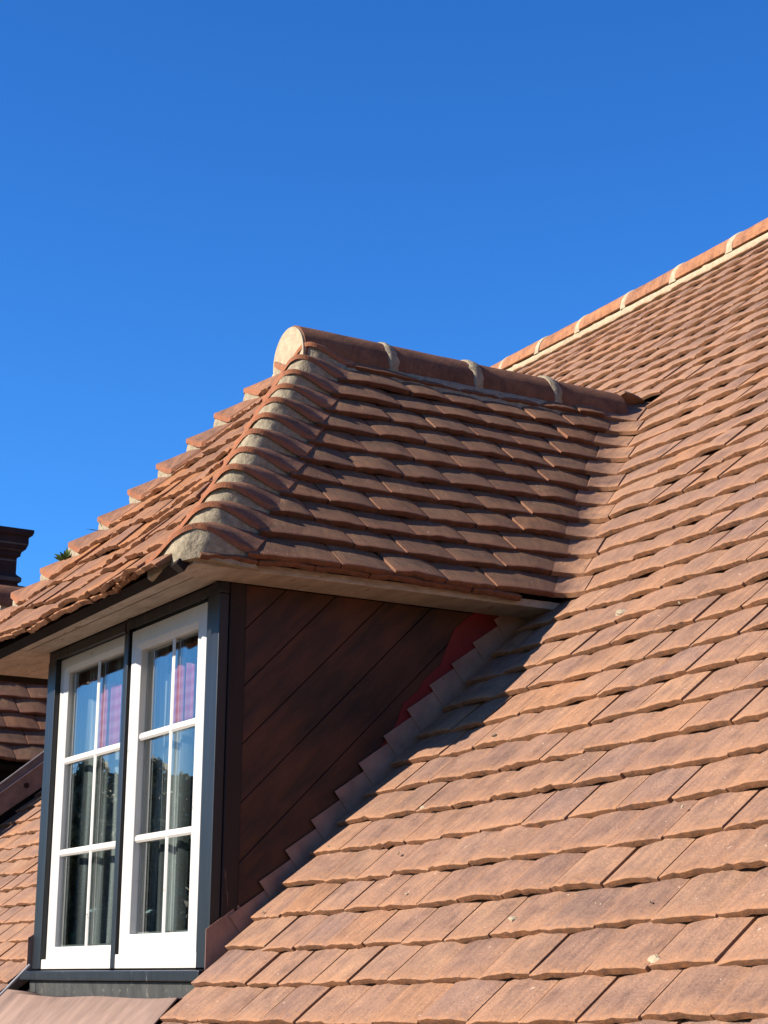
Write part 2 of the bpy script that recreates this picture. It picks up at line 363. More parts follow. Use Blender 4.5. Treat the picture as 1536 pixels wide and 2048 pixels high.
# pointing: a long bedding strip with joint bands
mb = MB(); nx = 260; rows = []
for j in range(6):
    row = []
    for i in range(nx+1):
        X = -6.2+10.8*i/nx; b = base(X)+AXO
        if j == 0: p = base(X)+Vector((0, -.048+random.gauss(0, .003), -.040))
        else:
            a = R([0, -112, -106, -101, -96, -91][j]); rr = RR+.003+(.003 if j < 3 else 0)+(-.011 if j == 5 else 0)+random.gauss(0, .0012)
            p = b+Vector((0, math.sin(a)*rr, math.cos(a)*rr)); 
            if j in (4, ): p += Vector((0, 0, random.gauss(0, .004)))
        row.append(p)
    rows.append(row)
mb.grid(rows, thick=Vector((0, .03, -.005)))
rm = mb.build('ridge_mortar', M_MORTAR, roof, sm=60)
for x in rj[1:-1]:
    mb = MB(); rows = []
    for i in range(5):
        X = x-.026+.052*i/4; b = base(X)+AXO; rows.append([])
        wv = .006 if i in (0, 4) else 0
        for j in range(17):
            a = R(-92+180*j/16); rr = RR+(.0005 if i in (0, 4) else .004)+random.gauss(0, .0008)
            rows[-1].append(b+Vector((random.gauss(0, .0022)*(1 if wv else .3), math.sin(a)*rr, math.cos(a)*rr)))
    def th(i, j):
        a = R(-92+180*j/16); return -Vector((0, math.sin(a), math.cos(a)))*.022
    mb.grid(rows, thick=th); mb.build('joint_mortar', M_MORTAR, roof, sm=60)

# ------------------------------------------------------------------ dormer roof
XE, YE, ZE = .19, -.17, 1.02; XC = -.86
gx, gy, gz = G*ca, .0712, G*sa
B = math.atan2(gz, gy); cb, sb = math.cos(B), math.sin(B); GF = gz/sb
def rightP(u, s, n=0.):
    u = np.asarray(u, float); s = np.asarray(s, float)
    wob = .004*np.sin(u*5.1+s*3.)+.003*np.sin(u*2.2-s*7)
    return np.stack([XE-s*ca+(n+wob)*sa+0*u, u+0*s, ZE+s*sa+(n+wob)*ca+0*u], -1)
def leftP(u, s, n=0.):
    p = rightP(-np.asarray(u, float), s, n); p[..., 0] = 2*XC-p[..., 0]; return p
def frontP(u, s, n=0.):
    u = np.asarray(u, float); s = np.asarray(s, float)
    bell = np.clip(1-s/.38, 0, 1.2)**2
    wob = .007*np.sin(u*4.3+1.+s*2.)+.005*np.sin(u*8.2-s*5)
    return np.stack([u+0*s, YE-.058*bell+s*cb-(n+wob)*sb+0*u, ZE-.024*bell+s*sb+(n+wob)*cb+0*u], -1)
XH = lambda j: XE-gx*j
YH = lambda j: YE+gy*j
LEG = .185
dspec, lspec, fspec = [], [], []
for j in range(12):
    k = 14+j; a = YH(j)+LEG-.030; b = YM(k)-LVa(k)+.006
    off = .26+(0 if j % 2 == 0 else W_/2)+.004*j
    xs = [off+i*.168 for i in range(-6, 14)]; xs = [x for x in xs if a+.135 < x < b-.075]
    jn = [a]+xs+[b]
    for i in range(len(jn)-1):
        dspec.append((jn[i], jn[i+1], j*G, min(.255, (12.2-j)*G), gy/G if i == 0 else 0, ca if i == len(jn)-2 else 0, .005 if i == len(jn)-2 else .002 if i == 0 else 0))
        lspec.append((-jn[i+1], -jn[i], j*G, min(.255, (12.2-j)*G), -ca if i == len(jn)-2 else 0, -gy/G if i == 0 else 0, 0))
    a = 2*XC-XH(j)+LEG-.008; b = XH(j)-LEG+.008
    if b-a > .06:
        off = -.03+(0 if j % 2 else W_/2)
        xs = [off-i*W_ for i in range(0, 14)][::-1]; xs = [x for x in xs if a+.07 < x < b-.07]; jn = [a]+xs+[b]
        for i in range(len(jn)-1):
            fspec.append((jn[i], jn[i+1], j*GF, min(.25, (b-a)*.55), gx/GF if i == 0 else 0, -gx/GF if i == len(jn)-2 else 0, 0))
# short eaves course beneath the first
ey = [-.145+i*.167 for i in range(7)]
for i in range(len(ey)-1): dspec.append((ey[i], min(ey[i+1], .93), -.004, .12, 0, 0, -.0165)); lspec.append((-min(ey[i+1], .93), -ey[i], -.004, .12, 0, 0, -.0165))
ex = [-1.89+i*.167 for i in range(13)]
for i in range(len(ex)-1): fspec.append((ex[i], min(ex[i+1], .165), -.002, .12, 0, 0, -.0165))
droof = tile_field('dormer_roof', rightP, dspec, T_DORM, house, seed=5, camber=.0036, rough=1.0, thick=.018)
tag(droof, 'brown tiled hipped roof of the dormer')
tile_field('hip_slope', frontP, fspec, T_FRONT, droof, gauge=GF, seed=9, camber=.0048, rough=1.8)
tile_field('far_slope', leftP, lspec, T_DORM, droof, seed=6, nu=4)
# decks under the dormer tiles
mb = MB()
apexL = lambda: 0
topj = 12.4
def q(a, b, c_, d, t): mb.prism([a, b, c_, d], t)
nR = -.034
def V3(f, u, s, n): return Vector(f(u, s, n).tolist())
sj = topj*G
q(V3(rightP, YE+.05, 0.055, nR), V3(rightP, 1.06, .055, nR), V3(rightP, YM(14+topj)+.1, sj, nR), V3(rightP, YH(topj), sj, nR), Vector((-.03*sa, 0, -.03*ca)))
q(V3(leftP, -(YE+.03), 0.01, nR), V3(leftP, -1.06, .01, nR), V3(leftP, -(YM(14+topj)+.1), sj, nR), V3(leftP, -YH(topj), sj, nR), Vector((.03*sa, 0, -.03*ca)))
q(V3(frontP, XE-.03, 0.012, nR), V3(frontP, XH(topj), topj*GF, nR), V3(frontP, 2*XC-XH(topj), topj*GF, nR), V3(frontP, 2*XC-XE+.03, .012, nR), Vector((0, .03*sb, -.03*cb)))
mb.build('underlay', M_DARK, droof)

# valley tiles ---------------------------------------------------------
def fillet(P0, P1, P2, t): return P0*(1-t)**2+P1*2*t*(1-t)+P2*t**2
def valley_tile(k, mirror, parent):
    rnd = random.random(); nseg = 10; rows = []; L_ = 2.15; fr = [0, .03, .12, .5, 1.0]
    lj = random.uniform(0, .003); la, lb = LVa(k), LVb(k)
    for i, f in enumerate(fr):
        kk = k+f*L_+ (random.uniform(-.03, .03) if i == 0 else 0); lift = T_+lj-f*L_*T_-(.002 if i == 0 else 0)+.002
        C = Vector((XVc(kk), YM(kk), ZM(kk)))
        row = []
        for j in range(nseg+1):
            t = j/nseg
            p = fillet(C+Vector((0, -la, 0)), C+Vector((.003, -.003, 0)), C+Vector((lb, 0, 0)), t)
            n_ = (Vector((sa, 0, ca))*(1-t)+Vector((0, -sa, ca))*t).normalized()
            wx = rp(p.x, kk) - Vector((p.x, YM(kk), ZM(kk)))      # follow the sag of the main slope
            p = p+wx*t+n_*(lift+random.gauss(0, .0004))
            if i == 0: p += Vector((0, 0, .0))
            if mirror: p.x = 2*XC-p.x
            row.append(p)
        rows.append(row)
    mb = MB()
    def th(i, j):
        t = j/nseg; v = -(Vector((sa, 0, ca))*(1-t)+Vector((0, -sa, ca))*t).normalized()*T_
        if mirror: v.x = -v.x
        return v
    mb.grid(rows, thick=th)
    me = bpy.data.meshes.new('valley_tile'); me.from_pydata(mb.v, [], mb.f); me.update(); fix_normals(me)
    nc = nseg+1; h = len(mb.v)//2
    strip_attrs(me, rnd, edge_fn=[(1. if i >= h else (1., .5, 0, 0, 0)[(i % h)//nc]) for i in range(2*h)]); smooth(me, 38)
    return link('valley_tile', me, T_VALLEY, parent)
for k in range(14, 26):
    valley_tile(k, False, droof); valley_tile(k, True, droof)

# bonnet hip tiles -----------------------------------------------------
def bonnet_path(kap, t, leg):
    """t -1 (right slope end) .. 1 (front slope end); level path around the hip corner"""
    Hc = Vector((XH(kap), YH(kap), ZE+gz*kap))
    rad = .075
    # two straight legs joined by a small curve
    d = abs(t)*leg
    if d >= rad: off = Vector((0, d, 0)) if t < 0 else Vector((-d, 0, 0))
    else:
        u = (t*leg/rad+1)/2; off = fillet(Vector((0, rad, 0)), Vector((0, 0, 0)), Vector((-rad, 0, 0)), u)
    return Hc+off
def bonnet(i, mirror, parent):
    nseg = 22; lim = min(1.5, max(.3, 11.4-i)); fr = [0, .02*lim, .1*lim, .3*lim, .6*lim, lim]; leg = min(LEG, max(.10, (XH(i)-XC)-.004)) ; rnd = random.random(); rows = []
    jx, jh, js = random.uniform(-.002, .002), random.uniform(-.003, .003), random.uniform(-.025, .025)
    BH = .060+jh
    for fi, f in enumerate(fr):
        kap = i+f+js; row = []
        for j in range(nseg+1):
            t = -1+2*j/nseg
            lg = LEG if t < 0 else leg
            p = bonnet_path(kap, t, lg)
            cc = math.cos(math.pi*t/2)**2 if abs(t) < 1 else 0
            cc = cc**.85
            h = .031+(BH-.006)*cc-f*(.024+.031*cc)-(.002 if fi == 0 else 0)+random.gauss(0, .0005)
            fb_ = max(0, t)**.7*max(0, 1-kap*GF/.38)**2
            p += Vector((jx*cc, jx*cc-.050*fb_, h-.022*fb_))
            if mirror: p.x = 2*XC-p.x
            row.append(p)
        rows.append(row)
    mb = MB()
    mb.grid(rows, thick=lambda a, b: Vector((0, 0, -.014)))
    me = bpy.data.meshes.new('bonnet_tile'); me.from_pydata(mb.v, [], mb.f); me.update(); fix_normals(me)
    nc = nseg+1; h = len(mb.v)//2
    strip_attrs(me, rnd, edge_fn=[(1. if k >= h else (1., .5, 0, 0, 0, 0)[(k % h)//nc]) for k in range(2*h)]); smooth(me, 38)
    bo = link('bonnet_tile', me, T_BONNET, parent)
    # mortar packed under the raised lower edge
    rows = []; seg2 = 30
    rw = np.random.default_rng(100+i+(50 if mirror else 0)); ph = rw.random(6)*6.28
    for v in range(6):
        row = []; fv = v/5
        for j in range(seg2+1):
            t = (-1+2*j/seg2)*.97; lg = LEG if t < 0 else leg
            p0 = bonnet_path(i+js+.10+.05*math.sin(3*t+ph[0]), t, lg)
            cc = (math.cos(math.pi*t/2)**2)**.85
            htop = .031+(BH-.006)*cc-.012
            hbot = -.014 if i > 0 else -.018*(1-cc)-.012
            hh = htop+(hbot-htop)*fv
            out = Vector((XH(i)-XC+.35, -1.0, 0)); 
            nrm = Vector((.7, .0, 0))*(1 if t < 0 else max(0, 1-2*t))+Vector((0, -.7, 0))*(1 if t > 0 else max(0, 1+2*t))
            belly = (.010*math.sin(math.pi*fv)+.0025*math.sin(9*t+ph[1]+4*fv)+.0022*math.sin(17*t+ph[2]-6*fv)+.0015*math.sin(31*t+ph[3]+9*fv))*(0.3+.7*cc)
            fb_ = max(0, t)**.7*max(0, 1-(i+js)*GF/.38)**2
            p = p0+Vector((0, -.050*fb_, hh-.022*fb_))+nrm*(belly*.6+.001)
            if mirror: p.x = 2*XC-p.x
            row.append(p)
        rows.append(row)
    mm = MB(); hv = Vector((-gx*.35, gy*.35, .0))
    if mirror: hv.x = -hv.x
    mm.grid(rows, thick=hv)
    mm.build('bedding_mortar', M_MORTARD, bo, sm=75)
    return bo
for i in range(12):
    bonnet(i, False, droof); bonnet(i, True, droof)
# broken tile slips bedded in the mortar at the hip foot
for (x, y, l, r_) in ((.075, -.135, .07, .1), (.12, -.09, .10, .8)):
    mb = MB(); mb.box(x-l/2, x+l/2, y-.03, y+.04, 1.018, 1.031)
    o = mb.build('tile_slip', T_BONNET, droof, bevel=.002); strip_attrs(o.data, r_); o.rotation_euler = (0, 0, 0)

# dormer ridge --------------------------------------------------------
ZR = 2.005
yj = [.63, .972, 1.322, 1.665, 1.982]
for i in range(4):
    dz = [.003, 0, -.002, -.004][i]
    half_round('ridge_tile', (XC, yj[i]+(.012 if i else 0), ZR+dz), (XC, yj[i+1]-.014 if i < 3 else yj[i+1], ZR+dz-.001), (1, 0, 0), .116, .016, T_RIDGED, droof, random.random(), -98, 98)
for y in yj[1:-1]:
    rows = []
    for i in range(5):
        Y = y-.020+.040*i/4; rows.append([])
        for j in range(19):
            a = R(-100+200*j/18); rr = .116+(.000 if i in (0, 4) else .005)+random.gauss(0, .0012)
            rows[-1].append(Vector((XC+math.sin(a)*rr, Y+random.gauss(0, .0035), ZR+math.cos(a)*rr)))
    mb = MB(); mb.grid(rows, thick=lambda i, j: -Vector((math.sin(R(-100+200*j/18)), 0, math.cos(R(-100+200*j/18))))*.02)
    mb.build('joint_mortar', M_MORTARD, droof, sm=60)
# bedding below the ridge on both sides
for sgn in (1, -1):
    rows = []
    for v in range(4):
        row = []
        for i in range(60):
            Y = .66+(2.0-.66)*i/59
            x = [.104, .122, .140, .158][v]; z = [ZR-.002, ZR-.016, ZR-.038, ZR-.085][v]
            row.append(Vector((XC+sgn*(x+random.gauss(0, .0015)), Y, z+random.gauss(0, .0012))))
        rows.append(row)
    mb = MB(); mb.grid(rows, thick=Vector((-sgn*.05, 0, -.01))); mb.build('ridge_mortar', M_MORTARD, droof, sm=70)
# end disc of mortar in the first ridge tile
mb = MB(); pts = []; 
ring = [Vector((XC+math.sin(R(a))*.1125, .622, ZR+math.cos(R(a))*.1125)) for a in range(-100, 101, 8)]
low = [Vector((XC+.125, .600, ZR-.09)), Vector((XC-.15, .600, ZR-.09))]
mb.prism(ring+low, (0, .04, 0)); mb.build('end_mortar', M_MORTAR, droof)

# ------------------------------------------------------------------ soffit, cheek, flashings
def soffit_side(sx):
    mb = MB(); X = (lambda x: x) if sx > 0 else (lambda x: 2*XC-x)
    return mb
mb = MB()
mb.box(-1.335, .0, -.150, -.078, 1.0005, 1.012); mb.box(-1.335, .0, -.0755, -.001, .9995, 1.012)
soff = mb.build('soffit', M_TIMBER, house, bevel=.002)
mb = MB(); mb.prism([(.0015, -.148, .9985), (.150, -.148, .9985), (.165, 1.02, .9985), (.0015, 1.02, .9985)], (0, 0, .022)); mb.build('side_board', M_TIMBER, soff, bevel=.002)
mb = MB(); mb.box(-1.88, -1.3365, -.146, 1.0, .999, 1.0135); mb.build('side_board', M_TIMBER, soff, bevel=.002)
mb = MB(); mb.box(-1.88, .085, -.166, -.1505, .9985, 1.016); mb.build('fascia', M_DARK, soff)
# cheek boards
def clip(poly, f):
    out = []
    for i in range(len(poly)):
        a, b = poly[i], poly[(i+1) % len(poly)]; fa, fb = f(a), f(b)
        if fa >= 0: out.append(a)
        if (fa >= 0) != (fb >= 0):
            t = fa/(fa-fb); out.append((a[0]+(b[0]-a[0])*t, a[1]+(b[1]-a[1])*t))
    return out
def cheek(xs, sgn):
    mb = MB(); mb.prism([(xs-sgn*.012, .0785, -.09), (xs-sgn*.012, .0785, .9975), (xs-sgn*.012, 1.05, .9975), (xs-sgn*.012, 1.05, .90)], (-sgn*.03, 0, 0))
    ck = mb.build('cheek_wall', M_DARK, house)
    bb = MB()
    for i in range(-4, 12):
        z0 = .873-.156*i                      # upper line at Y=.08
        quad = [(.079, z0-.156+.0022), (1.2, z0-.156+.0022+1.121*1.0), (1.2, z0+1.121*1.0), (.079, z0)]
        p = clip(quad, lambda q_: .9970-q_[1]); 
        if len(p) > 2: p = clip(p, lambda q_: (q_[1]-Z0)*ca-(q_[0]-Y0)*sa+.03)
        if len(p) > 2: p = clip(p, lambda q_: q_[0]-.079)
        if len(p) > 2: bb.prism([(xs, a, b) for a, b in p], (-sgn*.011+random.uniform(-.001, .001), 0, 0))
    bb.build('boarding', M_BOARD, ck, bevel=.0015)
    mb = MB(); mb.box(*sorted((xs-sgn*.02, xs+sgn*.006)), .030, .0775, -.12, .9975); mb.build('corner_board', M_POSTW, ck, bevel=.003)
    return ck
ckR = cheek(0.0, 1); tag(ckR, 'dark stained diagonal boarding on the shaded side of the dormer'); ckL = cheek(-1.335, -1)
def CS(k, n, x):                              # point on the cheek from slope coordinates
    s = k*G; return Vector((x, Y0+s*ca-n*sa, Z0+s*sa+n*ca))
sk = [1.72, 2.73, 3.78, 4.73, 5.68, 6.59, 7.52, 8.47, 9.41, 10.3, 11.15, 12.0, 12.9, 13.8]
sn_ = [.052, .0526, .055, .061, .065, .071, .0757, .0765, .079, .079, .074, .070, .07, .07]
for sgn, xs in ((1, 0.0), (-1, -1.335)):
    for i, (k, n) in enumerate(zip(sk, sn_)):
        mb = MB(); x0 = xs+sgn*.0095; x1 = xs+sgn*.0035
        pts = [CS(k, n, x0), CS(k+1.35, n-.034, x1), CS(k+1.35, -.03, x1), CS(k-.10, -.03, x0)]
        if i == 0: pts = [CS(k+.42, n+.022, x0), CS(k+1.35, n-.0, x1), CS(k+1.35, -.03, x1), CS(k-.10, -.055, x0), CS(k-.30, -.01, x0)]
        mb.prism(pts, (sgn*.0016, 0, 0)); mb.build('soaker', M_SOAKER, ckR if sgn > 0 else ckL)
        if sgn < 0 and i > 3: continue
kk = [7.4, 8.3, 9.0, 9.47, 10.0, 10.34, 10.9, 11.4, 11.86, 12.3, 12.7, 13.3, 14.0]; nn_ = [v*.88 for v in (.02, .063, .085, .108, .104, .116, .106, .135, .152, .148, .142, .128, .12)]
mb = MB(); top = [CS(a, b+random.uniform(-.003, .003), .0010) for a, b in zip(kk, nn_)]; bot = [CS(a, -.02, .0012) for a in kk]
for i in range(len(kk)-1): mb.prism([bot[i], bot[i+1], top[i+1], top[i]], (.0016, 0, 0))
mb.build('membrane', M_RED, ckR)

# ------------------------------------------------------------------ window: black frame, casements, glass
mb = MB(); mb.box(-1.335, 0, .002, .075, .968, .9995)
wf = mb.build('window_frame', M_BLACK, house, bevel=.002); tag(wf, 'black painted posts, head and sill round the two casements')
for x0, x1 in ((-1.335, -1.262), (-.674, -.640), (-.078, 0.0)):
    mb = MB(); mb.box(x0, x1, 0, .0295 if x1 == 0 or x0 < -1.3 else .06, -.018, .9675); mb.build('post' if x0 != -.674 else 'mullion', M_BLACK, wf, bevel=.0025)
mb = MB(); mb.prism([(-1.350, -.034, -.052), (-1.350, -.034, -.024), (-1.350, .055, -.0185), (-1.350, .055, -.052)], (1.366, 0, 0)); mb.build('sill', M_BLACK, wf, bevel=.003)
mb = MB(); mb.prism([(-1.30, -.012, -.112), (-1.30, -.018, -.0525), (-1.30, .03, -.0525), (-1.30, .03, -.112)], (1.275, 0, 0)); mb.build('apron_board', M_BLACKW, wf, bevel=.003)
# loose wires and a nail left on the head
cu = MB()
def tube(mb_, pts, r, seg=6):
    pts = [Vector(p) for p in pts]; rows = []
    for i, p in enumerate(pts):
        d = (pts[min(i+1, len(pts)-1)]-pts[max(i-1, 0)]).normalized(); a = d.orthogonal().normalized(); b = d.cross(a)
        rows.append([p+a*math.cos(2*math.pi*j/seg)*r+b*math.sin(2*math.pi*j/seg)*r for j in range(seg+1)])
    mb_.grid(rows)
tube(cu, [(-.62, -.006, .998), (-.64, -.012, .985), (-.645, -.010, .965), (-.640, -.006, .955)], .0035)
cu.build('old_wire', M_POSTW, wf, sm=60); cu = MB()
tube(cu, [(-.0, -.008, .996), (-.06, -.012, .982), (-.10, -.010, .968), (-.118, -.005, .962)], .0028)
cu.build('old_wire', M_POSTW, wf, sm=60)

def glass_mat():
    m = bpy.data.materials.new('window_glass'); m.use_nodes = True; t = m.node_tree; t.nodes.clear()
    out = N(t, 'ShaderNodeOutputMaterial'); mx = N(t, 'ShaderNodeMixShader'); tr = N(t, 'ShaderNodeBsdfTransparent'); gl = N(t, 'ShaderNodeBsdfGlossy')
    tr.inputs[0].default_value = (.80, .84, .83, 1); gl.inputs['Roughness'].default_value = 0.0; gl.inputs['Color'].default_value = (1, .97, .92, 1)
    lw = N(t, 'ShaderNodeLayerWeight'); lw.inputs[0].default_value = .5; fr = N(t, 'ShaderNodeMath', operation='POWER'); t.links.new(lw.outputs['Facing'], fr.inputs[0]); fr.inputs[1].default_value = 5.0
    mm = N(t, 'ShaderNodeMath', operation='MULTIPLY_ADD', use_clamp=True); t.links.new(fr.outputs[0], mm.inputs[0]); mm.inputs[1].default_value = 1.7; mm.inputs[2].default_value = .09
    t.links.new(mm.outputs[0], mx.inputs[0]); t.links.new(tr.outputs[0], mx.inputs[1]); t.links.new(gl.outputs[0], mx.inputs[2]); t.links.new(mx.outputs[0], out.inputs[0])
    tc = N(t, 'ShaderNodeTexCoord'); nz = noise(t, tc.outputs['Object'], 1.6, 1, .4); b = N(t, 'ShaderNodeBump'); b.inputs['Strength'].default_value = .10; b.inputs['Distance'].default_value = .01
    t.links.new(nz, b.inputs['Height']); t.links.new(b.outputs[0], gl.inputs['Normal'])
    return m
M_GLASS = glass_mat()
M_SPACER = simple('glazing_spacer', (.30, .31, .31), .4, 20, .1, .1, .001, .5)
def rect_frame(mb, x0, x1, z0, z1, l, r, b, t, y0, y1, bev=0.0, depth=0.0):
    """picture frame with an inward slope (bev wide, depth deep) toward the glass"""
    O = [(x0, z0), (x1, z0), (x1, z1), (x0, z1)]; I = [(x0+l, z0+b), (x1-r, z0+b), (x1-r, z1-t), (x0+l, z1-t)]
    Ii = [(x0+l+bev, z0+b+bev), (x1-r-bev, z0+b+bev), (x1-r-bev, z1-t-bev), (x0+l+bev, z1-t-bev)]
    vs = [(x, y0, z) for x, z in O]+[(x, y0, z) for x, z in I]+[(x, y0+depth, z) for x, z in Ii]+[(x, y1, z) for x, z in Ii]+[(x, y1, z) for x, z in O]
    fs = []
    for a in range(0, 16, 4): fs += [(a+i, a+(i+1) % 4, a+4+(i+1) % 4, a+4+i) for i in range(4)]
    fs += [(16+i, 16+(i+1) % 4, (i+1) % 4, i) for i in range(4)]
    mb.add(vs, fs)
def casement(x0, x1, z0, z1, gl, y, label, rot=0, proud=False):
    mb = MB()
    if proud:
        rect_frame(mb, x0, x1, z0, z1, .022, .022, .036, .016, y+.012, y+.05)
        rect_frame(mb, x0+.014, x1-.014, z0+.030, z1-.008, gl[0]-x0-.014-.016, x1-.014-gl[1]-.016, gl[2]-z0-.030-.016, z1-.008-gl[3]-.016, y-.006, y+.045, .016, .010)
    else:
        rect_frame(mb, x0, x1, z0, z1, gl[0]-x0-.016, x1-gl[1]-.016, gl[2]-z0-.016, z1-gl[3]-.016, y, y+.045, .016, .009)
    cs = mb.build('casement_window', M_WHITE, house, bevel=.0018); tag(cs, label)
    g = MB(); yg = y+.020
    cx_ = (gl[0]+gl[1])/2; d = math.tan(rot)*(gl[1]-gl[0])/2
    g.prism([(gl[0]-.004, yg+d, gl[2]-.004), (gl[1]+.004, yg-d, gl[2]-.004), (gl[1]+.004, yg-d, gl[3]+.004), (gl[0]-.004, yg+d, gl[3]+.004)], (0, .004, 0))
    g2 = g.build('pane', M_GLASS, cs)
    yb = y+.0125
    b = MB(); b.prism([(gl[4]-.009, yb, gl[2]), (gl[4]-.004, yb-.004, gl[2]), (gl[4]+.004, yb-.004, gl[2]), (gl[4]+.009, yb, gl[2])], (0, 0, gl[3]-gl[2])); b.build('glazing_bar', M_WHITE, cs)
    for z in gl[5:]:
        b = MB(); b.prism([(gl[0], yb+.0002, z-.011), (gl[0], yb-.0048, z-.005), (gl[0], yb-.0048, z+.005), (gl[0], yb+.0002, z+.011)], (gl[1]-gl[0], 0, 0)); b.build('glazing_bar', M_WHITE, cs)
    b = MB(); rect_frame(b, gl[0]-.001, gl[1]+.001, gl[2]-.001, gl[3]+.001, .007, .007, .007, .007, yg+.006, yg+.012); b.build('spacer', M_SPACER, cs)
    return cs
casement(-1.2615, -.6745, -.008, .9665, (-1.207, -.727, .050, .920, -.945, .632, .340), .018, 'far fixed white window light with six panes')
casement(-.6395, -.0785, -.008, .9665, (-.573, -.163, .077, .897, -.350, .640, .345), .012, 'near opening white casement standing slightly proud', rot=R(1.0), proud=True)
# flaking paint ledge under the casements
mb = MB(); mb.box(-1.262, -.6745, .004, .03, -.0175, .012); mb.box(-.6395, -.0785, .001, .024, -.0175, .022); mb.build('paint_ledge', M_PUTTY, wf, bevel=.002)
for o in list(col.objects):
    if o.name.startswith('paint_ledge'): pass

# room behind the glass: dark lining
M_ROOM = simple('dim_room_lining', (.10, .095, .09), .9, 3, .1, .05, .001, .1)
mb = MB(); mb.box(-1.30, -1.297, .06, 1.0, -.02, .965); mb.box(-1.29, -.05, .075, 1.1, .962, .966); mb.box(-1.29, -.045, .93, .935, .6, .95)
mb.build('room_lining', M_ROOM, house)

# lead apron over the tiles under the window
rows = []
for j in range(14):
    f = j/13; row = []
    for i in range(21):
        xl = -1.235-.10*min(1., f*2.); X = xl+(.04-xl)*i/20; k = 1.45-f*11.1
        p = rp(X, k, .012+.004*math.sin(X*9)+.003*math.sin(j*1.3+X*4))
        if j == 0: p = Vector((X, -.010, -.10))
        if i == 0: p += Vector((-.012, 0, .012))
        row.append(p)
    rows.append(row)
mb = MB(); mb.grid(rows, thick=Vector((0, .002, -.003))); ap = mb.build('apron', M_APRON, house, sm=60)
mb = MB(); tube(mb, [rp(-1.250-.10*min(1., i*.4/5.5), 1.5-i*.4, .022+.010*max(0, 1-i/5)) for i in range(24)], .0045, 8); mb.build('lead_roll', M_LEAD, ap, sm=60)

# ------------------------------------------------------------------ neighbouring dormer, far left
ND = -3.70
nY0 = .55
def nrP(u, s, n=0.):
    u = np.asarray(u, float); s = np.asarray(s, float)
    return np.stack([ND+.11-s*ca+n*sa+0*u, u+0*s, .905+s*sa+n*ca+0*u], -1)
ns = []
for j in range(11):
    kz = (.905+j*gz-Z0)/(G*sa); a = .0+gy*j; b = YM(kz)-.03
    off = .08+(0 if j % 2 else W_/2); xs = [off+i*W_ for i in range(-4, 20)]; xs = [x for x in xs if a+.07 < x < b-.07]; jn = [a]+xs+[b]
    for i in range(len(jn)-1): ns.append((jn[i], jn[i+1], j*G, .255, gy/G if i == 0 else 0, ca if i == len(jn)-2 else 0, 0))
nroof = tile_field('neighbour_dormer_roof', nrP, ns, T_DORM, house, seed=21, nu=6, camber=.005)
tag(nroof, 'brown tiled side slope of the next dormer, seen beyond the window')
def nlP(u, s, n=0.):
    p = nrP(-np.asarray(u, float), s, n); p[..., 0] = 2*(ND-.85)-p[..., 0]; return p
tile_field('far_slope', nlP, [(-b, -a, s, L, -kr, -kl, n) for a, b, s, L, kl, kr, n in ns], T_DORM, nroof, seed=22, nu=3)
def nfP(u, s, n=0.):
    p = frontP(u, s, n); p[..., 0] += ND-.08; p[..., 1] += .08; p[..., 2] -= .115; return p
tile_field('hip_slope', nfP, fspec, T_FRONT, nroof, gauge=GF, seed=23, nu=3)
mb = MB()
mb.prism([(ND, .3, -.2), (ND, 1.1, .95), (ND, .22, .95)], (-.03, 0, 0))
mb.prism([(ND-1.7, .3, -.2), (ND-1.7, 1.1, .95), (ND-1.7, .22, .95)], (.03, 0, 0))
mb.prism([V3(nrP, .0, .01, -.03), V3(nrP, 1.02, .01, -.03), V3(nrP, 1.9, 11*G, -.03), V3(nrP, .8, 11*G, -.03)], (-.02, 0, -.02))
mb.prism([V3(nlP, .0, .01, -.03), V3(nlP, -1.02, .01, -.03), V3(nlP, -1.9, 11*G, -.03), V3(nlP, -.8, 11*G, -.03)], (.02, 0, -.02))
mb.prism([V3(nfP, XE-.03, .01, -.03), V3(nfP, XH(11), 11*GF, -.03), V3(nfP, 2*XC-XH(11), 11*GF, -.03), V3(nfP, 2*XC-XE+.03, .01, -.03)], (0, .02, -.02))
mb.box(ND-1.7, ND, .06, .10, -.1, .92)
mb.build('cheek_wall', M_DARK, nroof)
# sloping flashing board with two lead welts at the foot of that cheek
FX = -3.45
def onXp(px, py, X):
    d = FW+RT*((px-768)/3626.55)-UP*((py-1024)/3626.55); return CAM+d*((X-CAM.x)/d.x)
a_, b_ = onXp(0, 1586, FX), onXp(89, 1521.7, FX); c_, d_ = onXp(0, 1631, FX), onXp(84, 1574.5, FX); e1, f1 = onXp(0, 1567.6, FX), onXp(89, 1502, FX)
ex_ = lambda p, q_, t: p+(q_-p)*t
mb = MB(); mb.prism([ex_(c_, d_, -3), ex_(c_, d_, 2.0), ex_(a_, b_, 2.0), ex_(a_, b_, -3)], (-.03, 0, 0)); fb = mb.build('flashing_board', simple('grey_brown_board', (.21, .145, .12), .7, 16, .35, .4, .003, .3, dirt=(.06, .04, .03), dirtpos=.64), nroof, bevel=.002)
off_ = Vector((.002, 0, 0))
for (p_, q_) in ((a_, b_), (e1, f1)):
    mb = MB(); tube(mb, [ex_(p_, q_, -3+i*.5)+off_ for i in range(11)], .0032, 6); mb.build('lead_welt', M_LEAD, fb, sm=60)
mb = MB(); mb.prism([ex_(a_, b_, -3), ex_(a_, b_, 2.0), ex_(e1, f1, 2.0), ex_(e1, f1, -3)], (-.008, 0, 0)); mb.build('lead_strip', simple('weathered_lead', (.13, .12, .125), .55, 14, .3, .3, .002, .4), fb)
bh = onXp(53, 1571, FX+.0005); mb = MB(); mb.prism([bh+Vector((0, math.cos(2*math.pi*i/14)*.012, math.sin(2*math.pi*i/14)*.012)) for i in range(14)], (.003, 0, 0)); mb.build('bolt_hole', M_DARK, fb)
